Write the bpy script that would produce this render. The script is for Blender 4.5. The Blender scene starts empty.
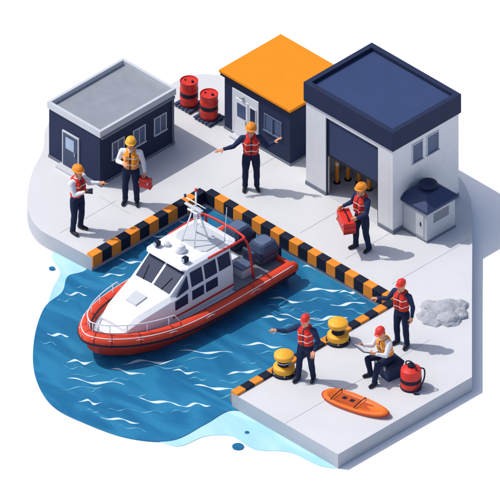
import bpy, bmesh, math, random
from math import sin, cos, pi, radians, atan2, sqrt
from mathutils import Vector, Matrix, kdtree, noise
from mathutils.geometry import tessellate_polygon
random.seed(4)
sc = bpy.context.scene
coll = sc.collection

# ---------------------------------------------------------------- site plan
# isometric drawing of the harbour: 45 drawing units per metre
S = 45.0
A_ = S*0.70711; B_ = S*0.408248; Z_ = S*0.816497
def U(u, v, z=0.0):
    """site plan (isometric survey) -> metres on the level z"""
    a = (u-250)/A_; b = (v + Z_*z - 250)/B_
    return Vector(((a+b)/2, (a-b)/2, z))

WATER_Z = -0.36
GROUND_Z = -0.39

# ---------------------------------------------------------------- materials
def lin(c):
    out = []
    for v in c:
        v = v/255.0
        out.append(v/12.92 if v <= 0.04045 else ((v+0.055)/1.055)**2.4)
    return out
MATS = {}
def mat(name, rgb, rough=0.6, metal=0.0, var=0.05, scale=4.0, bump=0.0, bscale=60.0, spec=0.3, gain=0.9, streak=0.0):
    if name in MATS: return MATS[name]
    m = bpy.data.materials.new(name); m.use_nodes = True
    nt = m.node_tree; N = nt.nodes; L = nt.links
    bs = N['Principled BSDF']
    c = [x*gain for x in lin(rgb)]
    tc = N.new('ShaderNodeTexCoord')
    no = N.new('ShaderNodeTexNoise'); no.inputs['Scale'].default_value = scale; no.inputs['Detail'].default_value = 5
    L.new(tc.outputs['Object'], no.inputs['Vector'])
    rp = N.new('ShaderNodeValToRGB')
    rp.color_ramp.elements[0].position = 0.3; rp.color_ramp.elements[1].position = 0.7
    rp.color_ramp.elements[0].color = [max(0, x*(1-var)) for x in c]+[1]
    rp.color_ramp.elements[1].color = [min(1, x*(1+var)) for x in c]+[1]
    L.new(no.outputs['Fac'], rp.inputs['Fac']); L.new(rp.outputs['Color'], bs.inputs['Base Color'])
    bs.inputs['Roughness'].default_value = rough
    bs.inputs['Metallic'].default_value = metal
    bs.inputs['Specular IOR Level'].default_value = spec
    if bump > 0:
        n2 = N.new('ShaderNodeTexNoise'); n2.inputs['Scale'].default_value = bscale; n2.inputs['Detail'].default_value = 4
        L.new(tc.outputs['Object'], n2.inputs['Vector'])
        bp = N.new('ShaderNodeBump'); bp.inputs['Strength'].default_value = bump; bp.inputs['Distance'].default_value = 0.01
        L.new(n2.outputs['Fac'], bp.inputs['Height']); L.new(bp.outputs['Normal'], bs.inputs['Normal'])
    MATS[name] = m
    return m

NAVY = mat('navy_render', (41,51,80), 0.7, var=0.06, bump=0.15, spec=.15)
NAVY2 = mat('navy_steel', (54,68,104), 0.55, var=0.05, spec=.2)
ROOFB = mat('blue_roof_membrane', (60,76,116), 0.8, var=0.05, scale=2, bump=.2, spec=.1)
NAVYD = mat('dark_navy', (27,34,54), 0.6, var=0.08, spec=.2)
GLASS = mat('window_glass', (28,42,76), 0.42, spec=0.25, var=0.12)
GLASSB = mat('blue_window_glass', (70,88,124), 0.35, spec=0.3, var=0.12)
GLASSL = mat('bright_glass', (165,184,208), 0.3, spec=0.4, var=0.1)
ORANGE = mat('orange_roofing', (246,146,34), 0.75, var=0.03, bump=0.1, spec=.1)
ORANGEP = mat('orange_paint', (246,148,44), 0.55, var=0.06, bump=0.1)
BOARDO = mat('board_orange', (240,118,42), 0.5, var=0.06, bump=0.1)
BOARDD = mat('board_dark_orange', (196,84,34), 0.6, var=0.06)
AMBER = mat('amber_paint', (250,182,54), 0.5, var=0.05)
RED = mat('red_paint', (224,56,46), 0.45, var=0.05)
REDD = mat('dark_red_paint', (176,40,38), 0.5, var=0.05)
TUBE = mat('hypalon_orange_red', (228,72,44), 0.55, var=0.05, bump=0.08)
HULLR = mat('hull_red', (200,56,38), 0.5, var=0.05)
WHITE = mat('white_gelcoat', (236,239,243), 0.45, var=0.02, spec=.25)
WALL = mat('light_wall_render', (226,229,233), 0.8, var=0.03, bump=0.2, spec=.15)
GREYL = mat('light_grey_paint', (204,208,214), 0.65, var=0.03, spec=.2)
GREYK = mat('cabinet_grey', (186,191,200), 0.65, var=0.03, spec=.2)
GREY = mat('grey_roof_felt', (150,155,165), 0.85, var=0.06, bump=0.3, spec=.1)
GREYM = mat('mid_grey', (120,128,142), 0.65, var=0.06)
SLATE = mat('slate_blue_cowling', (58,72,102), 0.45, var=0.06)
SLATEL = mat('slate_light', (96,112,142), 0.5, var=0.06)
BLACK = mat('black_rubber', (24,26,34), 0.55, var=0.1)
STEEL = mat('steel', (190,195,202), 0.35, metal=0.4, var=0.04)
SKIN = mat('skin', (228,160,122), 0.6, var=0.04, spec=.2)
LIP = mat('lip', (178,92,80), 0.5)
HAIR = mat('hair', (52,34,26), 0.7, var=0.2, scale=60)
EYEW = mat('eye_white', (235,235,235), 0.3)
EYED = mat('eye_dark', (30,22,20), 0.2)
TROUS = mat('navy_trousers', (38,47,76), 0.85, var=0.12, scale=14, bump=0.3, bscale=40, spec=.1)
SHIRTN = mat('navy_shirt', (46,57,90), 0.85, var=0.1, scale=14, bump=0.3, bscale=40, spec=.1)
SHIRTW = mat('white_shirt', (232,234,238), 0.85, var=0.04, scale=14, bump=0.3, bscale=40, spec=.1)
VESTR = mat('red_lifevest', (218,56,46), 0.7, var=0.08, scale=10, bump=0.2, bscale=40, spec=.15)
VESTY = mat('amber_lifevest', (246,156,56), 0.7, var=0.08, scale=10, bump=0.2, bscale=40, spec=.15)
REFL = mat('reflective_tape', (238,238,228), 0.4, var=0.02)
BOOT = mat('boots', (28,30,42), 0.5, var=0.1)
ROCKM = mat('rock', (176,179,188), 0.9, var=0.12, scale=7, bump=0.5, bscale=18, spec=.1)
FOAM = mat('foam_white', (214,236,246), 0.7, var=0.06, scale=6, spec=.1)
FOAM2 = mat('foam_pale_blue', (92,166,200), 0.7, var=0.08, scale=6, spec=.1)
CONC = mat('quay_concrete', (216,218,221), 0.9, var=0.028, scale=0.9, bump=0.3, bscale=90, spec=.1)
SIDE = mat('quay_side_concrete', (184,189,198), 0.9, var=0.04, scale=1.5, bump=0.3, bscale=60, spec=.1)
JOINT = mat('pavement_joint', (188,191,197), 0.9, var=0.05, spec=.05)
PAPER = mat('white_ground_surface', (255,255,255), 0.95, var=0.0, spec=0.0, gain=0.93)

def water_mat(name, dark, mid, light):
    m = bpy.data.materials.new(name); m.use_nodes = True
    N = m.node_tree.nodes; L = m.node_tree.links; bs = N['Principled BSDF']
    tc = N.new('ShaderNodeTexCoord')
    mp = N.new('ShaderNodeMapping'); mp.inputs['Rotation'].default_value = (0,0,radians(-45)); mp.inputs['Scale'].default_value = (0.5,1.5,1)
    L.new(tc.outputs['Object'], mp.inputs['Vector'])
    no = N.new('ShaderNodeTexNoise'); no.inputs['Scale'].default_value = 1.1; no.inputs['Detail'].default_value = 1.5; no.inputs['Distortion'].default_value = 0.9
    L.new(mp.outputs['Vector'], no.inputs['Vector'])
    rp = N.new('ShaderNodeValToRGB')
    e = rp.color_ramp.elements
    e[0].position = 0.40; e[0].color = [x*0.95 for x in lin(dark)]+[1]
    e[1].position = 0.52; e[1].color = [x*0.95 for x in lin(mid)]+[1]
    q = e.new(0.62); q.color = [x*0.95 for x in lin(light)]+[1]
    L.new(no.outputs['Fac'], rp.inputs['Fac']); L.new(rp.outputs['Color'], bs.inputs['Base Color'])
    n2 = N.new('ShaderNodeTexNoise'); n2.inputs['Scale'].default_value = 4; n2.inputs['Detail'].default_value = 3; n2.inputs['Distortion'].default_value = 0.5
    L.new(mp.outputs['Vector'], n2.inputs['Vector'])
    bp = N.new('ShaderNodeBump'); bp.inputs['Strength'].default_value = 0.3; bp.inputs['Distance'].default_value = 0.03
    L.new(n2.outputs['Fac'], bp.inputs['Height']); L.new(bp.outputs['Normal'], bs.inputs['Normal'])
    bs.inputs['Roughness'].default_value = 0.3; bs.inputs['Specular IOR Level'].default_value = 0.22
    return m
WATER = water_mat('sea_water', (30,106,150), (36,116,160), (44,128,170))
SHALLOW = water_mat('shallow_water', (166,216,234), (176,222,238), (186,227,241))

# ---------------------------------------------------------------- helpers
def empty(name, loc=(0,0,0), rz=0.0):
    o = bpy.data.objects.new(name, None); o.empty_display_size = 0.2
    o.location = loc; o.rotation_euler = (0,0,rz); coll.objects.link(o); return o

def obj(name, verts, faces, mats, parent=None, midx=None, smooth=False, bevel=0.0, seg=2, recalc=True):
    me = bpy.data.meshes.new(name)
    me.from_pydata([tuple(v) for v in verts], [], faces)
    if not isinstance(mats, (list,tuple)): mats = [mats]
    for m in mats: me.materials.append(m)
    if midx:
        for p, i in zip(me.polygons, midx): p.material_index = i
    if recalc:
        bm = bmesh.new(); bm.from_mesh(me); bmesh.ops.recalc_face_normals(bm, faces=bm.faces); bm.to_mesh(me); bm.free()
    if smooth:
        for p in me.polygons: p.use_smooth = True
    me.update()
    o = bpy.data.objects.new(name, me); coll.objects.link(o)
    if parent: o.parent = parent
    if bevel > 0:
        b = o.modifiers.new('bevel','BEVEL'); b.width = bevel; b.segments = seg; b.limit_method = 'ANGLE'; b.angle_limit = radians(35)
    return o

BF = [(0,3,2,1),(4,5,6,7),(0,1,5,4),(1,2,6,5),(2,3,7,6),(3,0,4,7)]
def box(name, lo, hi, m, parent=None, bevel=0.006, seg=2, M=None):
    x0,y0,z0 = lo; x1,y1,z1 = hi
    v = [Vector(p) for p in [(x0,y0,z0),(x1,y0,z0),(x1,y1,z0),(x0,y1,z0),(x0,y0,z1),(x1,y0,z1),(x1,y1,z1),(x0,y1,z1)]]
    if M: v = [M@p for p in v]
    return obj(name, v, BF, m, parent, bevel=bevel, seg=seg)

def frame_of(d):
    d = d.normalized()
    up = Vector((0,0,1)) if abs(d.z) < 0.95 else Vector((1,0,0))
    u = d.cross(up).normalized(); v = u.cross(d).normalized()
    return u, v

def loft(rings, n):
    V = []; F = []
    for r in rings: V += r
    for i in range(len(rings)-1):
        for j in range(n):
            a = i*n+j; b = i*n+(j+1)%n
            F.append((a,b,b+n,a+n))
    c0 = len(V); V.append(sum(rings[0], Vector())/n)
    c1 = len(V); V.append(sum(rings[-1], Vector())/n)
    k = (len(rings)-1)*n
    for j in range(n):
        F.append((c0,(j+1)%n,j)); F.append((c1,k+j,k+(j+1)%n))
    return V, F

def lathe(name, prof, m, parent=None, loc=(0,0,0), n=32, smooth=True, sx=1, sy=1, midx=None, mats=None, M=None):
    rings = []
    for r, z in prof:
        rings.append([Vector((loc[0]+r*sx*cos(2*pi*j/n), loc[1]+r*sy*sin(2*pi*j/n), loc[2]+z)) for j in range(n)])
    V, F = loft(rings, n)
    if M: V = [M@v for v in V]
    mi = None
    if midx:
        mi = []
        for i in range(len(rings)-1): mi += [midx[i]]*n
        for j in range(n): mi += [midx[0], midx[-1]]
    o = obj(name, V, F, mats if mats else m, parent, midx=mi, smooth=smooth)
    if smooth:
        es = o.modifiers.new('es','EDGE_SPLIT'); es.split_angle = radians(40)
    return o

def sweep(name, pts, r, m, parent=None, n=8):
    pts = [Vector(p) for p in pts]
    rings = []; pu = None; K = len(pts)
    for i, p in enumerate(pts):
        a = pts[i-1] if i>0 else p
        b = pts[i+1] if i<K-1 else p
        d = (b-a).normalized()
        if pu is None: u, v = frame_of(d)
        else:
            u = (pu - d*pu.dot(d)).normalized(); v = u.cross(d).normalized()
        pu = u
        rr = r[i] if isinstance(r,(list,tuple)) else r
        rings.append([p + u*rr*cos(2*pi*j/n) + v*rr*sin(2*pi*j/n) for j in range(n)])
    V, F = loft(rings, n)
    return obj(name, V, F, m, parent, smooth=True)

def cat(pts, k=6, closed=False):
    out = []; n = len(pts)
    rng = range(n) if closed else range(n-1)
    for i in rng:
        p1 = Vector(pts[i]); p2 = Vector(pts[(i+1)%n])
        p0 = Vector(pts[(i-1)%n]) if (closed or i>0) else p1*2-p2
        p3 = Vector(pts[(i+2)%n]) if (closed or i+2<n) else p2*2-p1
        for j in range(k):
            t = j/k
            out.append(0.5*((2*p1)+(p2-p0)*t+(2*p0-5*p1+4*p2-p3)*t*t+(3*p1-p0-3*p2+p3)*t**3))
    if not closed: out.append(Vector(pts[-1]))
    return out

def slab(name, poly, z0, z1, m, parent=None, mside=None):
    n = len(poly)
    P3 = [Vector((p[0],p[1],z1)) for p in poly]; Q3 = [Vector((p[0],p[1],z0)) for p in poly]
    tri = tessellate_polygon([P3])
    F = [tuple(t) for t in tri] + [tuple(n+i for i in reversed(t)) for t in tri]
    mi = [0]*len(F)
    for i in range(n):
        j = (i+1)%n; F.append((i,j,n+j,n+i)); mi.append(1 if mside else 0)
    return obj(name, P3+Q3, F, [m,mside] if mside else m, parent, midx=mi)

def panel(name, quad, u0,u1,v0,v1, m, parent, off=0.008, th=0.01):
    P = [Vector(q) for q in quad]
    def at(u,v): return P[0]*(1-u)*(1-v)+P[1]*u*(1-v)+P[2]*u*v+P[3]*(1-u)*v
    nrm = (P[1]-P[0]).cross(P[3]-P[0]).normalized()
    c = [at(u0,v0),at(u1,v0),at(u1,v1),at(u0,v1)]
    V = [p+nrm*(off-th) for p in c]+[p+nrm*off for p in c]
    return obj(name, V, BF, m, parent, bevel=0.004)

# ---------------------------------------------------------------- ground, water, quay
obj('ground', [(-300,-300,GROUND_Z),(300,-300,GROUND_Z),(300,300,GROUND_Z),(-300,300,GROUND_Z)], [(0,1,2,3)], PAPER)

pale = cat([U(*p, WATER_Z-0.01) for p in [(120,230),(66,238),(52,256),(60,272),(52,290),(44,320),(40,370),(62,405),(100,425),(150,438),(178,446),(205,436),(232,436),(255,449),(290,452),(322,466),(345,462),(330,420),(300,330)]], 8, True)
slab('shallow_water', pale, GROUND_Z-0.02, WATER_Z-0.016, SHALLOW)
wl = cat([U(*p, WATER_Z) for p in [(110,235),(88,268),(68,276),(62,292),(44,308),(34,340),(35,375),(52,405),(88,424),(130,438),(172,440),(205,424),(232,410),(262,418),(290,415)]], 8)
wl += [U(430,335,WATER_Z),U(395,270,WATER_Z),U(215,165,WATER_Z)]
slab('harbour_water', wl, GROUND_Z-0.01, WATER_Z, WATER)
for (u,v,r) in ((238,446,0.13),(52,268,0.07),(247,432,0.05)):
    c = U(u,v,WATER_Z)
    slab('water_puddle', [(c.x+r*cos(t*pi/12), c.y+r*sin(t*pi/12)) for t in range(24)], WATER_Z-0.03, WATER_Z-0.004, WATER)

qA=(92,258); qB=(205,192.8); qC=(392,300.8); qD=(232,393.2); qE=(338,454.4); qF=(472,377)
outer = cat([U(*p) for p in [qF,(472,300),(472,215),(468,192),(455,172),(420,140),(360,95),(300,72),(250,70),(222,75),(200,74),(178,80),(150,95),(100,98),(62,110),(46,128),(43,150),(33,170),(28,190),(28,210),(38,228),(62,242),qA]], 6)
plat = outer + [U(*qB),U(*qC),U(*qD),U(*qE)]
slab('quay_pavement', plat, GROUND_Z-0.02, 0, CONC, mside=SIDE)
# saw-cut joints between the concrete bays
JV=[];JF=[]
def joint(p,q,w=.007):
    p=U(*p);q=U(*q); d=(q-p).normalized(); nn=Vector((-d.y,d.x,0))*w
    b=len(JV)
    for t in (p-nn,q-nn,q+nn,p+nn): JV.append(Vector((t.x,t.y,.003)))
    JF.append((b,b+1,b+2,b+3))
joint((285,423.5),(430,339.8)); joint((232+60+1,393.2-34.6+7),(232+60+106-8,393.2-34.6+55.5))
joint((130,214),(100,196.7)); joint((222,188),(282,153.4)); joint((300,233),(345,207)); joint((345,259),(405,224.4)); joint((392,284),(470,239)); joint((60,233),(116,200.7))
obj('pavement_joint', JV, JF, JOINT, recalc=False)

def kerb_run(p, q, inward, V, F, MI, seg=0.285, w=0.165, out=0.035, zt=0.06, zb=-0.25, start=0):
    d = (q-p); L = d.length; d.normalize(); n = max(1,round(L/seg)); s = L/n
    for i in range(n):
        a = p+d*(s*i+0.0015); b = p+d*(s*(i+1)-0.0015)
        o = -inward*out; ii = inward*w
        base = len(V)
        for z in (zb,zt):
            for c in (a+o,b+o,b+ii,a+ii): V.append(Vector((c.x,c.y,z)))
        for f in BF: F.append(tuple(base+k for k in f)); MI.append((i+start)%2)
V=[];F=[];MI=[]
X=Vector((1,0,0)); Y=Vector((0,1,0))
a,b,c,d = U(*qA),U(*qB),U(*qC),U(*qD)
kerb_run(a, b, -X, V,F,MI)
kerb_run(b+X*0.0375, c, Y, V,F,MI, start=1)
kerb_run(c-Y*0.0375, d, X, V,F,MI, start=1)
obj('striped_quay_kerb', V, F, [ORANGEP, NAVYD], midx=MI, bevel=0.008)

FV=[];FF=[];FM=[]
def stroke(u,v,L,ang,w=0.05,amp=0.05,mi=0):
    c = U(u,v,WATER_Z); n = 18
    dd = Vector((cos(ang),sin(ang),0)); nn = Vector((-dd.y,dd.x,0))
    base=len(FV)
    ph = random.random()*6
    for i in range(n+1):
        t = i/n; p = c+dd*(t-0.5)*L+nn*amp*sin(t*9+ph)
        ww = w*sin(pi*t)**0.8*(0.6+0.4*sin(t*13+ph)) + 0.003
        for s in (-1,1): FV.append(Vector((p.x+nn.x*ww*s, p.y+nn.y*ww*s, WATER_Z+0.004+0.002*mi)))
    for i in range(n):
        q=base+2*i; FF.append((q,q+1,q+3,q+2)); FM.append(mi)
FLAT = radians(45)
for (u,v,L) in [(160,236,.9),(132,262,.6),(112,275,.6),(176,222,.5),(76,294,.5),(58,335,.5),(96,382,1.3),(148,362,1.2),(80,362,.6),(160,402,1.0),(128,372,.8),(206,352,1.2),(216,388,1.0),(195,405,.7),(262,345,.9),(244,372,.8),(300,318,1.0),(322,290,.9),(348,304,.8),(286,300,.8),(318,268,.7),(120,420,.9),(275,318,.6),(330,318,.8),(240,205,.5),(268,228,.5),(90,402,.5),(186,372,.6),(350,292,.5)]:
    stroke(u,v,L,FLAT+random.uniform(-.35,.25),w=random.uniform(.035,.06),amp=random.uniform(.03,.07))
    stroke(u+random.uniform(-16,16),v+random.uniform(5,10),L*.8,FLAT+random.uniform(-.35,.25),w=.03,amp=.05,mi=1)
    if random.random()<.6: stroke(u+random.uniform(-22,22),v-random.uniform(5,12),L*.6,FLAT+random.uniform(-.3,.3),w=.022,amp=.04,mi=1)
obj('wave_foam', FV, FF, [FOAM,FOAM2], midx=FM, recalc=False)

# ---------------------------------------------------------------- buildings
def window_y(parent, x0,x1,z0,z1, y=0.0, fr=WHITE, gl=GLASS, t=0.025, nm='window'):
    box(nm+'_sill',(x0-t-.01,y-.045,z0-t-.004),(x1+t+.01,y+.01,z0),fr,parent,.003)
    box(nm+'_head',(x0-t,y-.02,z1),(x1+t,y+.01,z1+t),fr,parent,.003)
    box(nm+'_jamb_l',(x0-t,y-.02,z0+.001),(x0,y+.01,z1-.001),fr,parent,.003)
    box(nm+'_jamb_r',(x1,y-.02,z0+.001),(x1+t,y+.01,z1-.001),fr,parent,.003)
    box(nm+'_glass',(x0+.001,y-.006,z0+.002),(x1-.001,y+.008,z1-.002),gl,parent,.0)
def window_x(parent, y0,y1,z0,z1, x, fr=WHITE, gl=GLASS, t=0.025, nm='window', bar=True):
    box(nm+'_sill',(x-.01,y0-t-.01,z0-t-.004),(x+.045,y1+t+.01,z0),fr,parent,.003)
    box(nm+'_head',(x-.01,y0-t,z1),(x+.02,y1+t,z1+t),fr,parent,.003)
    box(nm+'_jamb_l',(x-.01,y0-t,z0+.001),(x+.02,y0,z1-.001),fr,parent,.003)
    box(nm+'_jamb_r',(x-.01,y1,z0+.001),(x+.02,y1+t,z1-.001),fr,parent,.003)
    box(nm+'_glass',(x-.008,y0+.001,z0+.002),(x+.006,y1-.001,z1-.002),gl,parent,.0)
    if bar: box(nm+'_bar',(x+.0065,(y0+y1)/2-.008,z0+.003),(x+.016,(y0+y1)/2+.008,z1-.003),fr,parent,.0)

def ringbox(nm, x0,y0,x1,y1,z0,z1,t,m,parent,bevel=.004):
    V=[];F=[]
    for z in (z0,z1):
        for (a,b,c,d) in ((x0,y0,x1,y1),(x0+t,y0+t,x1-t,y1-t)):
            V += [(a,b,z),(c,b,z),(c,d,z),(a,d,z)]
    for i in range(4):
        j=(i+1)%4
        F += [(i,j,8+j,8+i),(4+j,4+i,12+i,12+j),(8+i,8+j,12+j,12+i),(j,i,4+i,4+j)]
    return obj(nm,V,F,m,parent,bevel=bevel)

h = empty('dark_harbour_office', U(47,157))
w,dp,ht = 1.67,2.39,1.36
box('walls',(0.03,0.03,0),(w-.03,dp-.03,ht),NAVY,h,.006)
box('plinth',(0.015,0.015,0.0),(w-.015,dp-.015,.07),GREYM,h,.004)
ringbox('parapet',0,0,w,dp,ht-.02,ht+.15,.07,GREYL,h)
box('flat_roof',(.071,.071,ht+.001),(w-.071,dp-.071,ht+.03),GREY,h,0)
box('door_frame',(.47,-.0,.07),(.99,.045,.98),GREYL,h,.004)
box('door_leaf',(.51,-.012,.072),(.95,.03,.94),SLATE,h,.004)
box('door_glass',(.60,-.018,.55),(.86,.0,.86),GLASSL,h,.002)
box('door_handle',(.885,-.04,.46),(.905,-.012,.56),STEEL,h,.003)
box('door_step',(.42,-.16,0),(1.04,.012,.068),GREYL,h,.008)
for y0 in (.42,1.08,1.74):
    window_x(h,y0,y0+.34,.56,.98,w-.03,fr=GREYL,gl=GLASSB)
box('gutter',(w-.03,0.05,ht-.09),(w+.02,dp-.05,ht-.03),GREYM,h,.006)
sweep('downpipe',[(w+.012,dp-.12,.05),(w+.012,dp-.12,ht-.06)],.018,GREYM,h)

h = empty('orange_roof_workshop', U(222,128))
w,dp,ht = 2.14,1.85,1.44
box('walls',(0.04,0.04,0),(w-.04,dp-.04,ht),NAVY,h,.006)
box('plinth',(0.025,0.025,0),(w-.025,dp-.025,.06),GREYM,h,.004)
box('roof_slab',(-.03,-.03,ht+.002),(w+.03,dp+.03,ht+.10),NAVYD,h,.006)
box('roof_fascia',(-.05,-.05,ht+.08),(w+.05,dp+.05,ht+.15),ORANGE,h,.008)
box('wall_panel_white',(.30,.018,.06),(1.12,.06,1.24),WALL,h,.004)
box('door_leaf',(.42,.0,.065),(.80,.05,1.05),WHITE,h,.004)
box('door_glass',(.48,-.008,.58),(.74,.02,.94),GLASSB,h,.002)
box('door_handle',(.745,-.03,.44),(.765,.0,.56),STEEL,h,.003)
window_y(h,.88,1.04,.55,.98,y=.018,fr=GREYL)
window_y(h,1.32,1.82,.62,1.02,y=.04,fr=SLATEL,gl=GLASSB)
box('window_bar',(1.56,.0,.622),(1.58,.034,1.018),SLATEL,h,0)
box('door_step',(.36,-.14,0),(.86,.024,.058),GREYL,h,.008)
box('wall_lamp',(.58,-.05,1.12),(.68,.018,1.17),STEEL,h,.006)

h = empty('boat_garage', U(306,184))
w,dp,ht = 2.73,2.07,2.3
T=.12
o0,o1,oh = .62,2.26,2.12
box('front_wall_left',(0,0,0),(o0,T,ht),WALL,h,.004)
box('front_wall_right',(o1,0,0),(w-T-.001,T,ht),WALL,h,.004)
box('front_lintel',(o0+.001,.002,oh),(o1-.001,T-.002,ht),WALL,h,0)
box('side_wall_west',(0.001,T+.001,0),(T,dp-T-.001,ht),WALL,h,0)
box('side_wall_east',(w-T,0.0,0),(w,dp-T-.001,ht),WALL,h,.004)
box('back_wall',(0.001,dp-T,0),(w-.001,dp,ht),WALL,h,.004)
box('garage_floor',(T+.001,.01,0.001),(w-T-.001,dp-T-.001,.012),GREYL,h,0)
box('roof_deck',(.09,.09,ht+.001),(w-.09,dp-.09,ht+.38),ROOFB,h,0)
ringbox('roof_fascia',-.04,-.04,w+.04,dp+.04,ht-.02,ht+.48,.13,NAVY,h,.006)
box('soffit',(-.03,-.03,ht-.035),(w+.03,dp+.03,ht-.021),NAVYD,h,0)
zb=1.12; n=11
for i in range(n):
    z0=zb+(oh-zb)*i/n; z1=zb+(oh-zb)*(i+1)/n
    box('door_slat_%d'%(i+1),(o0+.015,.045,z0+.002),(o1-.015,.075,z1-.006),NAVY2,h,.006)
box('door_bottom_bar',(o0+.015,.035,zb-.05),(o1-.015,.085,zb),NAVYD,h,.006)
box('door_guide_l',(o0+.0015,.02,0.013),(o0+.035,.034,oh-.002),NAVYD,h,0)
box('door_guide_r',(o1-.035,.02,0.013),(o1-.0015,.034,oh-.002),NAVYD,h,0)
window_x(h,.62,.92,1.62,2.1,w,fr=GREYL,bar=False,gl=GLASSB)
window_x(h,1.08,1.42,1.62,2.1,w,fr=GREYL,bar=False,gl=GLASSB)
box('base_course_front',(-.012,-.015,0),(o0-.002,-.0005,.1),GREYM,h,0)
box('base_course_front_right',(o1+.002,-.015,0),(w+.015,-.0005,.1),GREYM,h,0)
box('base_course_side',(w+.0005,-.0,0),(w+.015,dp,.1),GREYM,h,0)
box('shelf_rack',(1.5,1.55,.013),(2.4,1.9,.9),GREYM,h,.01)
for (u,v) in [(337,183),(348,180),(359,183),(369,190)]:
    p=U(u,v)
    e=empty('safety_post',(p.x,p.y,.013))
    lathe('post_tube',[(.045,0),(.045,.72),(.03,.76),(.0,.77)],ORANGEP,e,n=16)
    lathe('post_foot',[(.08,0),(.08,.02),(.05,.03)],NAVYD,e,n=16)
    lathe('post_band',[(.047,.48),(.049,.49),(.049,.55),(.047,.56)],REFL,e,n=16)

h = empty('ventilation_kiosk', U(401,228))
w,dp,ht=.82,.88,.80
box('cabinet',(0,0,0),(w,dp,ht),GREYK,h,.01)
box('cabinet_base',(-.012,-.012,0),(w+.012,dp+.012,.05),GREYM,h,.004)
V=[(-.06,-.06,ht+.002),(w+.06,-.06,ht+.002),(w+.06,dp+.06,ht+.002),(-.06,dp+.06,ht+.002),(-.06,-.06,ht+.07),(w+.06,-.06,ht+.07),(w+.06,dp+.06,ht+.07),(-.06,dp+.06,ht+.07),(.2,.2,ht+.30),(w-.2,.2,ht+.30),(w-.2,dp-.2,ht+.30),(.2,dp-.2,ht+.30)]
F=[(0,3,2,1),(0,1,5,4),(1,2,6,5),(2,3,7,6),(3,0,4,7),(4,5,9,8),(5,6,10,9),(6,7,11,10),(7,4,8,11),(8,9,10,11)]
obj('hipped_roof',V,F,NAVY2,h,bevel=.01)
lathe('vent_cowl',[(.12,0),(.12,.08),(.22,.09),(.21,.12),(.14,.17),(.05,.2),(0,.21)],NAVY,h,loc=(w/2,dp/2,ht+.29),n=24)
box('cabinet_door',(.1,-.012,.1),(.72,.004,.72),GREYL,h,.005)
box('door_handle',(.62,-.035,.38),(.64,-.012,.48),NAVYD,h,.003)
for i in range(5):
    box('louvre_%d'%i,(w-.004,.2,.45+i*.05),(w+.012,.68,.475+i*.05),GREYM,h,.003)

# ---------------------------------------------------------------- small items
def barrel(u,v):
    e=empty('red_fuel_drum',U(u,v)); r=.2; q=.075
    for k in (-.19,-.04,.11):
        box('pallet_runner',(-.25,k,0),(.25,k+.08,.04),NAVYD,e,.004)
    for k in range(5): box('pallet_board_%d'%k,(-.25+k*.105,-.25,.0405),(-.17+k*.105,.25,.072),SLATE,e,.004)
    prof=[(r*.97,0),(r,.01),(r,.06),(r,.17),(r*1.05,.185),(r*1.05,.205),(r,.22),(r,.38),(r*1.05,.395),(r*1.05,.415),(r,.43),(r,.59),(r*1.03,.60),(r*1.03,.62),(r*.94,.62),(r*.92,.60),(0,.60)]
    prof=[(a,b+q) for a,b in prof]
    idx=[1,1,0,0,0,0,0,0,0,0,0,0,1,1,0,0]
    lathe('drum_shell',prof,None,e,n=36,midx=idx,mats=[RED,REDD])
    lathe('dark_band',[(r*1.01,.25+q),(r*1.02,.26+q),(r*1.02,.34+q),(r*1.01,.35+q)],NAVYD,e,n=36)
    lathe('bung',[(.03,.60+q),(.03,.635+q),(0,.64+q)],NAVYD,e,loc=(.08,.03,0),n=12)
    lathe('bung_small',[(.018,.60+q),(.018,.63+q),(0,.63+q)],NAVYD,e,loc=(-.09,-.03,0),n=12)
barrel(189,106); barrel(209,119)

def bollard(u,v):
    e=empty('mooring_bollard',U(u,v))
    lathe('bollard_base',[(.27,0),(.28,.02),(.28,.06),(.24,.08)],NAVYD,e,n=28)
    lathe('bollard_foot',[(.24,.075),(.25,.10),(.24,.2),(.17,.24)],AMBER,e,n=28)
    lathe('bollard_neck',[(.15,.235),(.13,.28),(.13,.36),(.15,.40)],NAVYD,e,n=28)
    lathe('bollard_cap',[(.15,.395),(.215,.42),(.23,.46),(.22,.52),(.16,.56),(0,.575)],AMBER,e,n=28)
    for k in range(6):
        a=k*pi/3+.3
        lathe('bolt_%d'%k,[(.018,.055),(.018,.075),(0,.078)],STEEL,e,loc=(.262*cos(a),.262*sin(a),0),n=8)
bollard(284,373); bollard(338,341)
p=U(284,373)
rp=[p+Vector((.145*cos(t*.5),.145*sin(t*.5),.27+.005*t)) for t in range(26)]
sweep('mooring_rope',cat(rp,3),.014,GREYL)

e=empty('red_portable_pump',U(411,387))
lathe('tank',[(.2,0),(.235,.02),(.235,.44),(.22,.5),(.12,.55),(.07,.56)],RED,e,n=32)
lathe('belt',[(.237,.19),(.242,.2),(.242,.28),(.237,.29)],NAVYD,e,n=32)
lathe('foot_ring',[(.24,0),(.245,.01),(.245,.05),(.237,.055)],NAVYD,e,n=32)
lathe('cap',[(.07,.55),(.08,.57),(.08,.62),(0,.63)],NAVYD,e,n=16)
sweep('handle',cat([(-.15,0,.5),(-.15,0,.62),(0,0,.69),(.15,0,.62),(.15,0,.5)],6),.016,NAVYD,e)
sweep('hose',cat([(.1,.16,.5),(.24,.18,.5),(.30,.1,.3),(.27,-.05,.1),(.26,-.16,.025),(.34,-.08,.022)],8),.018,NAVYD,e)

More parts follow.
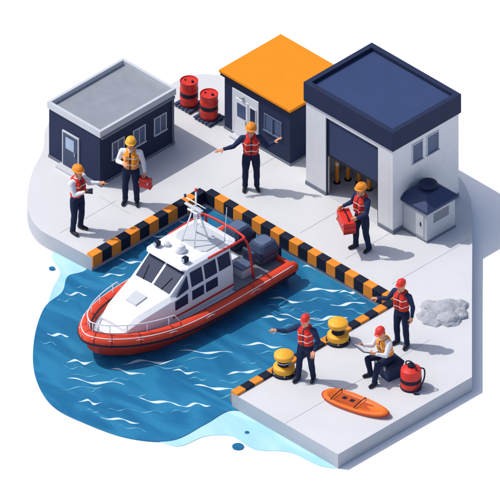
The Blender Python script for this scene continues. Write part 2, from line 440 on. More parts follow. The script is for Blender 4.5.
c=U(356,406); e=empty('orange_rescue_board',c,atan2(.34,1.65))
n=40; L=.86; Wd=.29
def outline(s,z):
    o=[]
    for i in range(n):
        t=2*pi*i/n; x=cos(t); y=sin(t)
        xx=L*s*(abs(x)**.85)*(1 if x>0 else -1); yy=Wd*s*(abs(y)**.9)*(1 if y>0 else -1)*(1-.18*x)
        o.append(Vector((xx,yy,z+.05*max(0,x)**3)))
    return o
V,F=loft([outline(.86,0.002),outline(.96,.02),outline(1.0,.06),outline(.97,.10),outline(.88,.12),outline(.8,.105),outline(.78,.08)],n)
obj('board_hull',V,F,[BOARDO],e,smooth=True)
obj('rub_line',*loft([outline(1.005,.05),outline(1.02,.055),outline(1.02,.065),outline(1.005,.07)],n),REDD,e,smooth=True)
box('deck_pad',(-.46,-.15,.08),(.06,.15,.108),BOARDD,e,.02)
box('deck_pad_front',(.14,-.11,.08),(.44,.11,.108),BOARDD,e,.02)
for xx in (-.3,-.1): box('deck_slot',(xx-.05,-.05,.1085),(xx+.05,.05,.113),NAVYD,e,.003)
for xx in (-.52,.10):
    sweep('strap',[(xx,-.24,.125),(xx,-.1,.14),(xx,.1,.14),(xx,.24,.125)],.011,NAVYD,e)

e=empty('grey_rock_pile',U(450,314))
for k,(dx,dy,r,hz) in enumerate([(-.05,.15,.34,.2),(.22,-.05,.3,.17),(-.38,.0,.26,.12),(-.02,-.30,.28,.11),(.24,.26,.2,.14),(-.28,-.36,.16,.08),(.0,.48,.22,.12)]):
    bm=bmesh.new(); bmesh.ops.create_icosphere(bm,subdivisions=3,radius=1)
    for v in bm.verts:
        f=1+.28*noise.noise(v.co*1.3+Vector((k*7,0,0)))+.1*noise.noise(v.co*4+Vector((k,3,0)))
        v.co=Vector((v.co.x*r*f, v.co.y*r*f, max(-.02,v.co.z*hz*f)))
        v.co+=Vector((dx-.08,dy-.12,0))
    me=bpy.data.meshes.new('rock'); bm.to_mesh(me); bm.free(); me.materials.append(ROCKM)
    o=bpy.data.objects.new('rock_part_%d'%k,me); coll.objects.link(o); o.parent=e

# ---------------------------------------------------------------- rescue boat
bt=empty('rescue_boat',U(258,251),pi)     # local +y = bow (world -Y); z=0 is quay level
ext=lambda y: y if y<2.2 else 2.2+(y-2.2)*1.11
hb=[(ext(y),x) for y,x in [(0,1.0),(1.0,1.02),(2.2,1.02),(3.1,.98),(3.8,.86),(4.35,.65),(4.75,.38),(4.93,.15)]]
def zr(y): t=max(0,(y-2.2)/3.1); return .02+.27*t*t
side=[Vector((-x,y,zr(y))) for y,x in hb]
tip=ext(4.98)
path=side+[Vector((0,tip,zr(tip)))]+[Vector((-p.x,p.y,p.z)) for p in reversed(side)]
path=cat([p for p in path],5)
R0=.165
path2=[Vector((path[0].x,-.22,path[0].z)),Vector((path[0].x,-.15,path[0].z))]+path+[Vector((path[-1].x,-.15,path[-1].z)),Vector((path[-1].x,-.22,path[-1].z))]
rad2=[.05,.12]+[R0]*len(path)+[.12,.05]
sweep('inflatable_collar',path2,rad2,TUBE,bt,n=20)
def offs(pts,do,dz):
    out=[]
    for i,p in enumerate(pts):
        a=pts[max(0,i-1)]; b=pts[min(len(pts)-1,i+1)]; d=(b-a); d.z=0; d.normalize()
        nrm=Vector((-d.y,d.x,0))
        out.append(p+nrm*do+Vector((0,0,dz)))
    return out
sweep('rub_strake',offs(path,R0-.005,-.03),.028,NAVYD,bt,n=8)
sweep('white_collar_line',offs(path,.10,.128),.012,WHITE,bt,n=6)
sweep('navy_inner_line',offs(path,-.11,.12),.018,NAVYD,bt,n=6)
for k in range(6,len(path)-6,6):
    p=path[k]; d=(path[k+1]-path[k-1]).normalized()
    sweep('collar_band_%d'%k,[p-d*.03,p+d*.03],R0+.004,HULLR,bt,n=20)
gl=[]
oo=offs(path,R0*.8,0)
for k in range(4,len(path)-4): gl.append(oo[k]+Vector((0,0,.10-.05*abs(sin(k*pi/6)))))
sweep('grab_line',gl,.009,WHITE,bt,n=6)
def hull_ring(y,x,z):
    t=max(0,(y-3.2)/2.1)**2
    keel=-.62+.5*t; c=-.40+.3*t
    return [Vector((-x,y,z)),Vector((-x*.97,y,z-.16)),Vector((-x*.8,y-.05,c)),Vector((0,y-.05,keel)),Vector((x*.8,y-.05,c)),Vector((x*.97,y,z-.16)),Vector((x,y,z))]
rings=[hull_ring(y,x+.06,zr(y)-.02) for y,x in hb]
V,F=loft(rings,7); obj('hull_bottom',V,F,HULLR,bt,smooth=False)
dv=[Vector((p.x*.97,p.y-.03,zr(p.y)+.03)) for p in path]
n=len(dv); half=n//2
F=[]
for i in range(half):
    a=i;b=i+1;c_=n-2-i;d_=n-1-i
    if b==c_: F.append((a,b,d_))
    elif b<c_: F.append((a,b,c_,d_))
obj('deck',dv,F,GREYL,bt)
box('cockpit_sole',(-.82,.05,.06),(.82,1.5,.075),GREYM,bt,.0)
V2=[Vector((x,ext(y),zr(ext(y))+.045)) for x,y in [(-.62,3.3),(-.58,3.8),(-.42,4.3),(-.18,4.65),(.18,4.65),(.42,4.3),(.58,3.8),(.62,3.3)]]
obj('foredeck_mat',V2,[(0,1,6,7),(1,2,5,6),(2,3,4,5)],WHITE,bt)
st=[(1.45,1.12,.70,.62,.68,.58),(2.80,1.15,.70,.62,.68,.58),(3.36,.70,.68,.62,.62,.56),(4.2,.50,.50,.46,.42,.38),(4.55,.30,.38,.36,.26,.32)]
rings=[]
for y,t,wb,wm,zm,wt in st:
    zb=zr(y)+.02
    rings.append([Vector((-wb,y,zb)),Vector((-wm-.05,y,min(zm,t-.05))),Vector((-wt,y,t)),Vector((0,y,t+.03)),Vector((wt,y,t)),Vector((wm+.05,y,min(zm,t-.05))),Vector((wb,y,zb))])
V,F=loft(rings,7); obj('wheelhouse',V,F,WHITE,bt,bevel=.02,seg=3)
for sgn in (-1,1):
    a_,b_=rings[1],rings[2]
    q=[b_[2],b_[3],a_[3],a_[2]] if sgn<0 else [b_[3],b_[4],a_[4],a_[3]]
    nn=(q[1]-q[0]).cross(q[3]-q[0])
    if nn.z<0: q=[q[1],q[0],q[3],q[2]]
    panel('windscreen',q,.06,.94,.08,.90,GLASS,bt,off=.012,th=.02)
    m0=q[0]*.5+q[1]*.5+Vector((0,.01,.02)); m1=q[3]*.5+q[2]*.5+Vector((0,.01,.02))
    sweep('wiper',[m0.lerp(m1,.06),m0.lerp(m1,.55)+Vector((.08*sgn,0,0))],.007,BLACK,bt,n=6)
def side_quad(i,j,lo,hi,sgn):
    a_=rings[i];b_=rings[j]
    if sgn<0: q=[b_[lo],a_[lo],a_[hi],b_[hi]]
    else:
        lo2,hi2=6-lo,6-hi; q=[a_[lo2],b_[lo2],b_[hi2],a_[hi2]]
    nn=(q[1]-q[0]).cross(q[3]-q[0])
    if nn.x*sgn<0: q=[q[1],q[0],q[3],q[2]]
    return q
for sgn in (-1,1):
    q=side_quad(0,1,1,2,sgn)
    for u0,u1 in [(.04,.31),(.36,.63),(.68,.95)]: panel('side_window',q,u0,u1,.08,.84,GLASS,bt,off=.012,th=.02)
    q=side_quad(0,1,0,1,sgn)
    for u0,u1 in ([(.04,.31),(.36,.63)] if (q[0]-rings[0][0 if sgn<0 else 6]).length>.5 else [(.37,.64),(.69,.96)]): panel('lower_window',q,u0,u1,.52,.90,GLASS,bt,off=.012,th=.02)
    panel('cabin_red_stripe',q,.0,1,.16,.25,RED,bt,off=.006,th=.012)
    q=side_quad(1,2,0,1,sgn)
    panel('quarter_window',q,.15,.85,.50,.92,GLASS,bt,off=.012,th=.02)
    panel('cabin_red_stripe',q,.0,1,.16,.25,RED,bt,off=.006,th=.012)
    # front side window triangle between roof and screen
    a1,a2,b1,b2=[rings[1][k if sgn<0 else 6-k] for k in (1,2)]+[rings[2][k if sgn<0 else 6-k] for k in (1,2)]
    tri=[a1.lerp(b1,.08)+(a2-a1)*.12, a1.lerp(b1,.78)+(a2-a1)*.08, a1.lerp(b1,.08)+(a2-a1)*.78]
    tri=[p+Vector((sgn*.012,0,0)) for p in tri]; tr2=[p-Vector((sgn*.02,0,0)) for p in tri]
    obj('front_quarter_light',tri+tr2,[(0,1,2),(5,4,3),(0,1,4,3),(1,2,5,4),(2,0,3,5)],GLASS,bt)
q=[rings[3][2],rings[3][4],rings[2][4],rings[2][2]]
nn=(q[1]-q[0]).cross(q[3]-q[0])
if nn.z<0: q=[q[1],q[0],q[3],q[2]]
panel('fore_hatch',q,.32,.68,.25,.65,GREYL,bt,off=.055,th=.05)
box('rear_door',(-.22,1.425,.1),(.22,1.46,.98),GLASS,bt,.006)
def rr(x,y0,y1,z,k=.1):
    return [Vector(p) for p in [(-x,y0+k,z),(-x,y1-k,z),(-x+k,y1,z),(x-k,y1,z),(x,y1-k,z),(x,y0+k,z),(x-k,y0,z),(-x+k,y0,z)]]
V,F=loft([rr(.61,1.28,2.92,1.17),rr(.64,1.25,2.96,1.20),rr(.63,1.26,2.94,1.235),rr(.53,1.38,2.80,1.27)],8)
obj('wheelhouse_roof',V,F,WHITE,bt,bevel=.006)
V,F=loft([rr(.50,1.42,2.2,1.272),rr(.48,1.44,2.18,1.30)],8)
obj('roof_raised_panel',V,F,GREYL,bt,bevel=.01)
sweep('roof_red_rail',cat([(-.63,2.2,1.22),(-.66,1.25,1.22),(-.52,1.04,1.22),(.52,1.04,1.22),(.66,1.25,1.22),(.63,2.2,1.22)],4),.028,RED,bt)
for sx in (-1,1):
    sweep('arch_leg',cat([(sx*.58,1.06,1.22),(sx*.67,.96,.9),(sx*.76,.9,.1)],4),.028,RED,bt)
for sx in (-1,1):
    sweep('mast_leg',[(sx*.2,1.75,1.27),(sx*.07,1.95,2.1)],.022,WHITE,bt)
    sweep('mast_stay',[(sx*.2,2.2,1.27),(sx*.07,1.98,2.1)],.016,WHITE,bt)
sweep('mast_pole',[(0,1.95,1.95),(0,1.95,2.62)],.022,WHITE,bt)
box('mast_platform',(-.15,1.86,2.09),(.15,2.08,2.12),WHITE,bt,.005)
sweep('mast_yard',[(-.34,1.95,2.28),(.34,1.95,2.28)],.014,WHITE,bt)
sweep('mast_rung',[(-.15,1.83,1.6),(.15,1.83,1.6)],.012,WHITE,bt)
sweep('mast_rung',[(-.12,1.88,1.85),(.12,1.88,1.85)],.012,WHITE,bt)
for sx in (-1,1): lathe('nav_light',[(.03,0),(.03,.06),(0,.075)],NAVY2,bt,loc=(sx*.34,1.95,2.285),n=12)
lathe('mast_light',[(.03,0),(.035,.05),(0,.08)],RED,bt,loc=(0,1.95,2.61),n=12)
box('radar_scanner',(-.26,1.99,2.17),(.26,2.06,2.22),GREYL,bt,.012)
lathe('radar_base',[(.06,0),(.06,.05)],WHITE,bt,loc=(0,2.02,2.12),n=16)
lathe('satellite_dome',[(.11,0),(.13,.03),(.13,.10),(.09,.17),(0,.2)],WHITE,bt,loc=(-.05,2.5,1.27),n=24)
lathe('horn_dome',[(.07,0),(.08,.02),(.07,.09),(0,.12)],GREYL,bt,loc=(.3,2.55,1.25),n=20)
for sx in (-1,1):
    sweep('whip_antenna',[(sx*.45,1.5,1.27),(sx*.47,1.45,2.15)],.007,WHITE,bt,n=6)
    box('searchlight_body',(sx*.44-.06,2.66,1.30),(sx*.44+.06,2.80,1.42),NAVYD,bt,.02)
    box('searchlight_lens',(sx*.44-.045,2.795,1.315),(sx*.44+.045,2.808,1.405),GLASSL,bt,.01)
    sweep('searchlight_stem',[(sx*.44,2.73,1.24),(sx*.44,2.73,1.31)],.015,NAVYD,bt)
inn=offs(path,-.04,.16)
br=[inn[16]]+[p+Vector((0,0,.24)) for p in inn[17:-17]]+[inn[-17]]
sweep('bow_rail',br,.013,WHITE,bt)
for k in range(18,len(inn)-17,4): sweep('rail_post',[inn[k]-Vector((0,0,.02)),inn[k]+Vector((0,0,.24))],.010,WHITE,bt,n=6)
for sx in (-.40,.40):
    V,F=loft([rr(.22,-.02,.50,.10,.06),rr(.26,-.05,.54,.2,.07),rr(.26,-.05,.54,.42,.07),rr(.20,.02,.46,.56,.07)],8)
    obj('outboard_cowling',[v+Vector((sx,0,.05)) for v in V],F,SLATE,bt,bevel=.015)
    V,F=loft([rr(.17,.06,.42,.605,.05),rr(.15,.08,.40,.64,.05)],8)
    obj('outboard_top',[v+Vector((sx,0,.0)) for v in V],F,SLATEL,bt,bevel=.008)
    box('outboard_band',(sx-.265,-.055,.34),(sx+.265,.545,.37),NAVYD,bt,.01)
    box('outboard_leg',(sx-.07,-.28,-.6),(sx+.07,-.08,.22),NAVYD,bt,.02)
box('transom',(-.95,-.07,-.2),(.95,.02,.16),TUBE,bt,.02)
for sx in (-.45,.45):
    box('seat_base',(sx-.17,.78,.076),(sx+.17,1.1,.30),GREYL,bt,.015)
    box('seat_cushion',(sx-.18,.77,.301),(sx+.18,1.12,.36),SLATEL,bt,.02)
    box('seat_back',(sx-.18,.70,.30),(sx+.18,.765,.62),SLATE,bt,.02)
box('deck_locker',(-.12,.7,.076),(.12,1.2,.28),WHITE,bt,.015)

# ---------------------------------------------------------------- people
RV=Vector((.70711,.70711,0)); TV=Vector((.70711,-.70711,0))
def esu(e,s,u): return RV*e+TV*s+Vector((0,0,u))

def limb_rings(p0,p1,prof,n=14):
    d=(p1-p0); L=d.length; d.normalize(); u,v=frame_of(d)
    rs=[]; r0=prof[0][1]; r1=prof[-1][1]
    for a in (-75,-50,-25): rs.append((p0+d*r0*sin(radians(a)), r0*cos(radians(a))))
    K=max(3,int(L/.02))
    for i in range(K+1):
        t=i/K
        for q in range(len(prof)-1):
            if prof[q][0]<=t<=prof[q+1][0]+1e-6:
                s=(t-prof[q][0])/max(1e-6,prof[q+1][0]-prof[q][0]); s=s*s*(3-2*s)
                r=prof[q][1]*(1-s)+prof[q+1][1]*s; break
        rs.append((p0+d*L*t,r))
    for a in (25,50,75): rs.append((p1+d*r1*sin(radians(a)), r1*cos(radians(a))))
    rings=[[c+u*r*cos(2*pi*j/n)+v*r*sin(2*pi*j/n) for j in range(n)] for c,r in rs]
    return loft(rings,n)

def ell_loft(spec,M,n=28,step=.02):
    rows=[]
    for a_,b_ in zip(spec[:-1],spec[1:]):
        k=max(1,int(abs(b_[0]-a_[0])/step))
        for i in range(k):
            t=i/k; rows.append([a_[q]*(1-t)+b_[q]*t for q in range(4)])
    rows.append(spec[-1])
    rings=[]
    for z,rx,ry,yo in rows:
        rings.append([M@Vector((rx*cos(2*pi*j/n), yo+ry*sin(2*pi*j/n), z)) for j in range(n)])
    return loft(rings,n)

class Blend:
    def __init__(s): s.V=[];s.F=[];s.L=[]
    def add(s,vf,label):
        V,F=vf; b=len(s.V); s.V+=V; s.F+=[tuple(b+i for i in f) for f in F]; s.L+=[label]*len(V)
    def build(s,name,voxel,smooth,mats,pick,parent):
        o=obj(name+'_src',s.V,s.F,mats[0])
        r=o.modifiers.new('r','REMESH'); r.mode='VOXEL'; r.voxel_size=voxel; r.use_smooth_shade=True
        if smooth: sm=o.modifiers.new('s','SMOOTH'); sm.factor=.5; sm.iterations=smooth
        dg=bpy.context.evaluated_depsgraph_get(); dg.update()
        me=bpy.data.meshes.new_from_object(o.evaluated_get(dg))
        bpy.data.objects.remove(o)
        kd=kdtree.KDTree(len(s.V))
        for i,v in enumerate(s.V): kd.insert(v,i)
        kd.balance()
        me.materials.clear()
        for m in mats: me.materials.append(m)
        for p in me.polygons:
            c=p.center; _,i,_=kd.find(c)
            p.material_index=pick(s.L[i],c); p.use_smooth=True
        me.name=name
        ob=bpy.data.objects.new(name,me); coll.objects.link(ob); ob.parent=parent
        return ob

def make_hand(parent,wrist,yd,zd,side,curl,name):
    y=yd.normalized(); z=(zd-y*zd.dot(y)).normalized(); x=y.cross(z).normalized()
    M=Matrix((( x.x,y.x,z.x),(x.y,y.y,z.y),(x.z,y.z,z.z))).to_4x4(); M.translation=wrist
    k=1.15; B=Blend()
    def P(a,b,c): return M@Vector((a*side*k,b*k,c*k))
    for xx,r in ((-.030,.0125),(-.012,.014),(.010,.0145),(.030,.014)):
        B.add(limb_rings(P(xx*.6,-.005,0),P(xx,.082,0),[(0,.017),(1,r)],10),'skin')
    B.add(limb_rings(P(0,-.05,0),P(0,.02,0),[(0,.029),(1,.024)],12),'skin')
    for i,(xx,Ls) in enumerate(((.030,(.038,.026,.020)),(.010,(.043,.029,.021)),(-.012,(.040,.027,.020)),(-.031,(.032,.021,.018)))):
        p=Vector((xx,.084,0)); ang=0; sp=xx*2.2
        for j,Lg in enumerate(Ls):
            ang+=radians(curl[i]*(1.0 if j else .8))
            d_=Vector((sin(sp)*cos(ang),cos(ang)*cos(sp),-sin(ang)))
            q=p+d_*Lg
            B.add(limb_rings(P(*p),P(*q),[(0,.0098-.0009*j),(1,.0090-.0009*j)],8),'skin')
            p=q
    p=Vector((.030,.022,-.006)); c=curl[4]
    d1=Vector((.72,.62,-.25-.4*c)).normalized(); q=p+d1*.042
    B.add(limb_rings(P(*p),P(*q),[(0,.0145),(1,.0112)],10),'skin')
    d2=Vector((.30-.5*c,.88,-.3-.6*c)).normalized(); q2=q+d2*.032
    B.add(limb_rings(P(*q),P(*q2),[(0,.011),(1,.009)],8),'skin')
    B.build(name,.0042,1,[SKIN],lambda l,c:0,parent)
    return M@Vector((0,.085*k,-.02))

RELAX=(22,25,27,30,.2); GRIP=(62,64,66,68,1.0); POINT=(2,60,62,64,.8); OPEN=(6,6,8,10,0)

def person(name,loc,face,armR,armL,vest,shirt,hat,hatmat,legs=None,lean=0,pelvis=.93,handR=RELAX,handL=RELAX,look=None,nod=0,scale=1.0):
    fw=esu(face[0],face[1],0).normalized(); rz=atan2(fw.y,fw.x)-pi/2
    root=empty(name,loc,rz); root.scale=(scale,)*3
    Rl=Matrix.Rotation(-rz,3,'Z')
    def W(t): return (Rl@esu(*t)).normalized()
    Mt=Matrix.Translation(Vector((0,0,pelvis)))@Matrix.Rotation(-lean,4,'X')
    B=Blend()
    B.add(ell_loft([(-.12,.05,.06,0),(-.10,.12,.09,0),(-.05,.172,.125,0),(.02,.172,.125,0),(.08,.155,.115,0)],Matrix.Translation(Vector((0,0,pelvis)))@Matrix.Rotation(-lean*.4,4,'X')),'trouser')
    B.add(ell_loft([(.06,.155,.115,0),(.14,.145,.11,0),(.26,.16,.115,0),(.38,.18,.12,0),(.46,.165,.11,0),(.51,.12,.09,0),(.545,.07,.065,0)],Mt),'shirt')
    B.add(ell_loft([(.075,.168,.128,0),(.09,.178,.14,.002),(.2,.178,.144,.004),(.34,.198,.152,.006),(.43,.194,.145,.004),(.49,.158,.12,0),(.515,.12,.10,0)],Mt),'vest')
    for sx in (-1,1):
        B.add(limb_rings(Mt@Vector((sx*.084,.118,.15)),Mt@Vector((sx*.090,.116,.40)),[(0,.052),(.5,.058),(1,.048)]),'vest')
        B.add(limb_rings(Mt@Vector((sx*.075,.06,.50)),Mt@Vector((sx*.08,-.08,.50)),[(0,.035),(1,.035)]),'vest')
    B.add(limb_rings(Mt@Vector((-.05,-.075,.52)),Mt@Vector((.05,-.075,.52)),[(0,.038),(1,.038)]),'vest')
    B.add(limb_rings(Mt@Vector((0,0,.50)),Mt@Vector((0,.012,.66)),[(0,.066),(.4,.056),(1,.054)]),'skin')
    res={}
    for key,arm,sx,hand in (('R',armR,1,handR),('L',armL,-1,handL)):
        sh=Mt@Vector((sx*.198,0,.465)); up=W(arm[0]); fo=W(arm[1])
        el=sh+up*.28; wr=el+fo*.24
        B.add(limb_rings(Mt@Vector((sx*.12,0,.46)),sh,[(0,.074),(1,.071)]),'shirt')
        B.add(limb_rings(sh,el,[(0,.072),(.3,.066),(1,.053)]),'shirt')
        B.add(limb_rings(el,wr-fo*.02,[(0,.054),(.25,.054),(.8,.042),(1,.043)]),'shirt')
        res[key]=(wr,fo,arm)
    lg=legs or [((.10,0,0),(.125,.03,.49),(.13,-.01,.085)),((-.10,0,0),(-.125,.03,.49),(-.13,-.01,.085))]
    for k,(hp,kn,an) in enumerate(lg):
        hp=Vector((hp[0],hp[1],pelvis-.03)); kn=Vector(kn); an=Vector(an)
        B.add(limb_rings(hp,kn,[(0,.097),(.35,.097),(1,.072)],16),'trouser')
        B.add(limb_rings(kn,an+Vector((0,0,.02)),[(0,.072),(.3,.073),(.75,.062),(1,.066)],16),'trouser')
        sx=1 if hp.x>0 else -1
        toe=an+Vector((sx*.035,.155,-.04)); heel=an+Vector((0,-.035,-.035))
        B.add(limb_rings(an+Vector((0,0,.02)),an+Vector((0,-.005,-.03)),[(0,.048),(1,.049)],14),'boot')
        B.add(limb_rings(heel,toe,[(0,.048),(.5,.048),(1,.040)],14),'boot')
    Mi=Mt.inverted()
    def pick(l,c):
        if l=='vest':
            q=Mi@c
            if .19<q.z<.215 or .36<q.z<.385: return 4
            if q.y>.06 and abs(q.x)<.014: return 5
            return 2
        return {'trouser':0,'shirt':1,'skin':3,'boot':5}[l]
    B.build('body',.0115,3,[TROUS,shirt,vest,SKIN,REFL,BOOT],pick,root)
    out={}
    for key,hand in (('R',handR),('L',handL)):
        wr,fo,arm=res[key]
        sx=1 if key=='R' else -1
        zd=W(arm[2]) if len(arm)>2 else None
        if zd is None:
            zd=Vector((sx,0,0)) if abs(fo.z)>.75 else Vector((0,0,1))
        x_=fo.cross(zd-fo*zd.dot(fo))
        want=Vector((0,1,0)) if abs(fo.z)>.75 else Vector((-sx,0,.3))
        side=1 if x_.dot(want)>0 else -1
        out[key]=make_hand(root,wr,fo,zd,side,hand,'hand_'+key)
    hy=look if look is not None else 0
    Mh=Mt@Matrix.Translation(Vector((0,.022,.71)))@Matrix.Rotation(lean*.6,4,'X')@Matrix.Rotation(hy,4,'Z')@Matrix.Rotation(-nod,4,'X')@Matrix.Scale(1.16,4)
    H=Blend()
    H.add(ell_loft([(-.118,.022,.022,.052),(-.108,.040,.045,.040),(-.085,.054,.064,.024),(-.05,.064,.080,.010),(-.01,.071,.089,.004),(.03,.076,.095,0),(.07,.073,.090,-.004),(.10,.055,.068,-.006),(.118,.025,.03,-.006)],Mh,step=.008),'skin')
    H.add(limb_rings(Mh@Vector((0,.086,.010)),Mh@Vector((0,.108,-.024)),[(0,.009),(1,.0125)],10),'skin')
    for sx in (-1,1):
        H.add(limb_rings(Mh@Vector((sx*.076,-.004,.018)),Mh@Vector((sx*.072,.002,-.026)),[(0,.015),(1,.010)],10),'skin')
        H.add(limb_rings(Mh@Vector((sx*.014,.088,.028)),Mh@Vector((sx*.044,.078,.028)),[(0,.008),(1,.007)],8),'brow')
        H.add(limb_rings(Mh@Vector((sx*.04,.058,-.022)),Mh@Vector((sx*.045,.05,-.04)),[(0,.022),(1,.018)],8),'skin')
    H.add(limb_rings(Mh@Vector((-.020,.084,-.058)),Mh@Vector((.020,.084,-.058)),[(0,.006),(.5,.0085),(1,.006)],8),'lip')
    Hi=Mh.inverted()
    def pickh(l,c):
        q=Hi@c
        if l=='lip': return 1
        if l=='brow': return 2
        if abs(q.x)<.07 or q.y<0:
            if q.z>.055 or (q.y<-.02 and q.z>-.055) or (abs(q.x)>.066 and q.y<.035 and q.z>.02): return 2
        return 0
    H.build('head',.0058,1,[SKIN,LIP,HAIR],pickh,root)
    for sx in (-1,1):
        lathe('eye',[(.001,-.0115),(.008,-.009),(.0115,0),(.008,.009),(.001,.0115)],EYEW,root,n=12,M=Mh@Matrix.Translation(Vector((sx*.030,.081,.006))))
        lathe('iris',[(.001,-.0065),(.0055,-.004),(.0065,0),(.0055,.004),(.001,.0065)],EYED,root,n=12,M=Mh@Matrix.Translation(Vector((sx*.030,.0895,.006))))
    if hat=='helmet':
        lathe('helmet_shell',[(.090,.036),(.098,.040),(.099,.055),(.094,.088),(.078,.118),(.05,.138),(.02,.146),(0,.147)],hatmat,root,n=32,sx=1.0,sy=1.16,M=Mh)
        lathe('helmet_brim',[(.094,.036),(.110,.032),(.112,.038),(.098,.048)],hatmat,root,n=32,sx=1.0,sy=1.2,M=Mh@Matrix.Translation(Vector((0,.010,0))))
        sweep('helmet_ridge',[Mh@Vector((0,.105*cos(t),.047+.102*sin(t))) for t in [radians(a) for a in range(15,170,12)]],.012,hatmat,root)
        for sx in (-1,1):
            sweep('chin_strap',[Mh@Vector((sx*.086,.01,.04)),Mh@Vector((sx*.080,.02,-.03)),Mh@Vector((sx*.052,.045,-.095)),Mh@Vector((0,.062,-.122))],.0045,BLACK,root,n=6)
    else:
        lathe('cap_crown',[(.084,.032),(.086,.036),(.086,.07),(.076,.105),(.05,.128),(.02,.136),(0,.137)],hatmat,root,n=32,sx=1.0,sy=1.16,M=Mh)
        lathe('cap_button',[(.010,.134),(.008,.142),(0,.144)],hatmat,root,n=10,M=Mh)
        def arc(r,z,y0): return [Mh@Vector((r*1.0*cos(radians(a)),y0+r*sin(radians(a))*1.2,z)) for a in range(10,171,10)]
        A1=arc(.084,.044,.0); A2=arc(.078,.034,.050)
        A3=arc(.084,.038,.0); A4=arc(.078,.027,.050)
        V=A1+A2+A3+A4; n=len(A1); F=[]
        for i in range(n-1):
            F+=[(i,i+1,n+i+1,n+i),(2*n+i+1,2*n+i,3*n+i,3*n+i+1),(n+i,n+i+1,3*n+i+1,3*n+i),(i+1,i,2*n+i,2*n+i+1)]
        obj('cap_visor',V,F,hatmat,root,smooth=False)
    mw=Matrix.Translation(Vector(loc))@Matrix.Rotation(rz,4,'Z')@Matrix.Scale(scale,4)
    return {k:mw@v for k,v in out.items()}, mw

# a : man with binoculars, pointing to the right
hA,_=person('rescue_worker',U(77,231),(.75,.65),
    armR=((.25,.25,-.9),(.85,.15,.42),(0,.3,1)),armL=((.45,-.2,-.8),(1,.1,.12),(0,0,1)),
    vest=VESTR,shirt=SHIRTW,hat='helmet',hatmat=ORANGEP,handR=GRIP,handL=POINT)
c=hA['R']; e=empty('binoculars',c+Vector((0,0,.01)),radians(45))
for sy in (-.04,.04):
    Mx=Matrix.Translation(Vector((0,sy,0)))@Matrix.Rotation(pi/2,4,'Y')
    lathe('barrel',[(.028,-.07),(.03,-.06),(.032,.02),(.042,.06),(.042,.10),(.03,.10)],NAVYD,e,n=16,M=Mx)
box('bridge',(-.03,-.02,-.015),(.04,.02,.02),NAVYD,e,.005)

# b : man with red case
hB,_=person('rescue_worker',U(131,203),(-.15,1),
    armR=((-.35,.05,-.93),(.45,.75,.25),(-.2,.6,.8)),armL=((.28,.0,-.95),(.12,.15,-.98)),
    vest=VESTY,shirt=SHIRTW,hat='helmet',hatmat=AMBER,handL=GRIP)
def case(name,c,rz,L,Wd,Hh,m):
    e=empty(name,c,rz)
    box('case_body',(-L/2,-Wd/2,-Hh-.05),(L/2,Wd/2,-.05-Hh*.42),m,e,.015,3)
    box('case_lid',(-L/2,-Wd/2,-.05-Hh*.41),(L/2,Wd/2,-.05),m,e,.015,3)
    box('seam',(-L/2+.006,-Wd/2+.006,-.05-Hh*.425),(L/2-.006,Wd/2-.006,-.05-Hh*.405),NAVYD,e,0)
    sweep('handle',[(-L*.22,0,-.055),(-L*.2,0,-.01),(-L*.14,0,.0),(L*.14,0,.0),(L*.2,0,-.01),(L*.22,0,-.055)],.012,NAVYD,e)
    for sx in (-1,1):
        box('latch',(sx*L*.32-.02,-Wd/2-.012,-.05-Hh*.52),(sx*L*.32+.02,-Wd/2+.002,-.05-Hh*.28),STEEL,e,.004)
        box('corner_guard',(L/2-.025 if sx>0 else -L/2-.006,-Wd/2-.006,-Hh-.056),(L/2+.006 if sx>0 else -L/2+.025,Wd/2+.006,-Hh+.0),REDD,e,.006)
    return e
case('red_first_aid_case',hB['L'],radians(20),.34,.13,.24,RED)

# c : man with arms spread
person('rescue_worker',U(251,189),(.05,1),
    armR=((-.62,.1,-.68),(-.85,.25,-.12),(0,0,1)),armL=((.55,.1,-.72),(.62,.15,.62),(0,0,1)),
    vest=VESTR,shirt=SHIRTN,hat='helmet',hatmat=ORANGEP,handR=OPEN,handL=OPEN)

# d : man carrying the tool box
hD,_=person('rescue_worker',U(362,249),(-.75,.65),
    armR=((-.30,-.25,-.92),(-.80,.0,-.48),(-.2,-1,.2)),armL=((-.10,.35,-.92),(-.85,.05,-.45),(.2,1,.2)),
    vest=VESTR,shirt=SHIRTN,hat='helmet',hatmat=ORANGEP,handR=GRIP,handL=GRIP,
    legs=[((.10,0,0),(.13,.06,.49),(.14,.06,.085)),((-.10,0,0),(-.13,.0,.49),(-.14,-.08,.085))])
c=(hD['R']+hD['L'])/2
dh=hD['R']-hD['L']
e=case('red_tool_box',c,radians(-30),.62,.28,.28,RED)
sweep('carry_bar',[Vector((-.24,0,-.06)),Vector((-.22,0,.0)),Vector((.22,0,.0)),Vector((.24,0,-.06))],.013,NAVYD,e)

# e : man by the quay, pointing left
person('rescue_worker',U(402,345),(-.6,.8),
    armR=((-.50,-.1,-.75),(-.95,.15,.12),(0,0,1)),armL=((.30,.1,-.93),(-.1,.25,-.95)),
    vest=VESTR,shirt=SHIRTN,hat='cap',hatmat=RED,handR=POINT)

# f : man at the bollard, pointing left
person('rescue_worker',U(306,380),(-.45,.9),
    armR=((-.80,.0,-.42),(-.95,.15,.22),(0,0,1)),armL=((.35,.1,-.9),(-.35,.55,-.6)),
    vest=VESTR,shirt=SHIRTN,hat='cap',hatmat=RED,handR=POINT,
    legs=[((.10,0,0),(.13,.07,.49),(.15,.08,.085)),((-.10,0,0),(-.13,-.0,.49),(-.14,-.08,.085))])

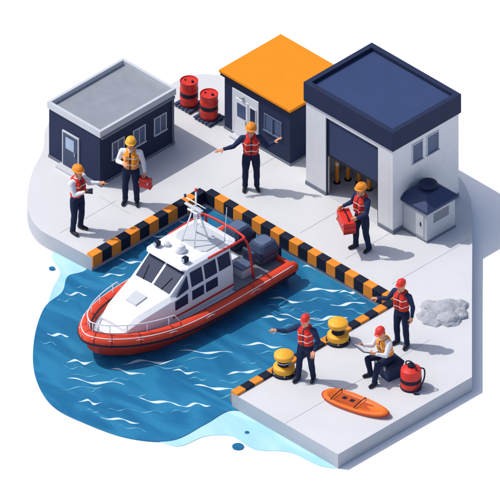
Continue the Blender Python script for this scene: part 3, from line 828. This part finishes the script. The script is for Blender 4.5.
# g : seated man with tablet
sl=U(388,374)
fwd=esu(-.8,.6,0).normalized()
hG,mw=person('rescue_worker',sl,(-.8,.6),
    armR=((-.45,.1,-.85),(-.80,.30,.22),(-.3,-1,-.3)),armL=((-.25,.45,-.85),(-.85,.05,.22),(.2,1,-.3)),
    vest=VESTY,shirt=SHIRTW,hat='cap',hatmat=RED,handR=GRIP,handL=GRIP,pelvis=.53,lean=radians(14),nod=radians(18),
    legs=[((.10,.02,0),(.17,.44,.50),(.17,.36,.085)),((-.10,.02,0),(-.17,.42,.50),(-.17,.50,.085))])
e=empty('equipment_box',sl,atan2(fwd.y,fwd.x)-pi/2)
box('box_body',(-.27,-.24,0),(.27,.19,.34),NAVY2,e,.02,3)
box('box_lid',(-.285,-.255,.341),(.285,.205,.42),NAVY,e,.02,3)
for sx in (-.15,.15): box('latch',(sx-.025,.185,.26),(sx+.025,.215,.37),STEEL,e,.004)
c=(hG['R']+hG['L'])/2
e=empty('tablet',c+fwd*.04+Vector((0,0,.02)))
e.rotation_euler=(radians(30),0,atan2(fwd.y,fwd.x)-pi/2)
box('tablet_body',(-.20,-.09,-.010),(.20,.20,.008),NAVYD,e,.008)
box('tablet_screen',(-.175,-.065,.0085),(.175,.175,.011),WHITE,e,0)
box('screen_header',(-.15,.12,.0115),(.15,.155,.0125),GLASSB,e,0)

# ---------------------------------------------------------------- light, world, camera
el=radians(58); az=Vector((.84,.54,0)).normalized()
d=Vector((az.x*cos(el),az.y*cos(el),-sin(el)))
sd=bpy.data.lights.new('sun','SUN'); sd.energy=2.9; sd.angle=radians(.6); sd.color=(1,.96,.90)
so=bpy.data.objects.new('sun',sd); so.rotation_euler=d.to_track_quat('-Z','Y').to_euler(); so.location=(-8,-6,12); coll.objects.link(so)
w=bpy.data.worlds.new('World'); sc.world=w; w.use_nodes=True
nt=w.node_tree; bg=nt.nodes['Background']; sky=nt.nodes.new('ShaderNodeTexSky'); sky.sky_type='NISHITA'
sky.sun_disc=False; sky.sun_elevation=el; sky.sun_rotation=atan2(-az.x,-az.y)
sky.air_density=.8; sky.dust_density=2.5
nt.links.new(sky.outputs['Color'],bg.inputs['Color']); bg.inputs['Strength'].default_value=.15
cd=bpy.data.cameras.new('camera'); cd.type='ORTHO'; cd.ortho_scale=500/S; cd.clip_end=500
co=bpy.data.objects.new('camera',cd); coll.objects.link(co)
vd=Vector((1,-1,1)).normalized(); co.location=vd*30
co.rotation_euler=(-vd).to_track_quat('-Z','Y').to_euler()
sc.camera=co
sc.view_settings.view_transform='Standard'; sc.view_settings.look='None'; sc.view_settings.exposure=0
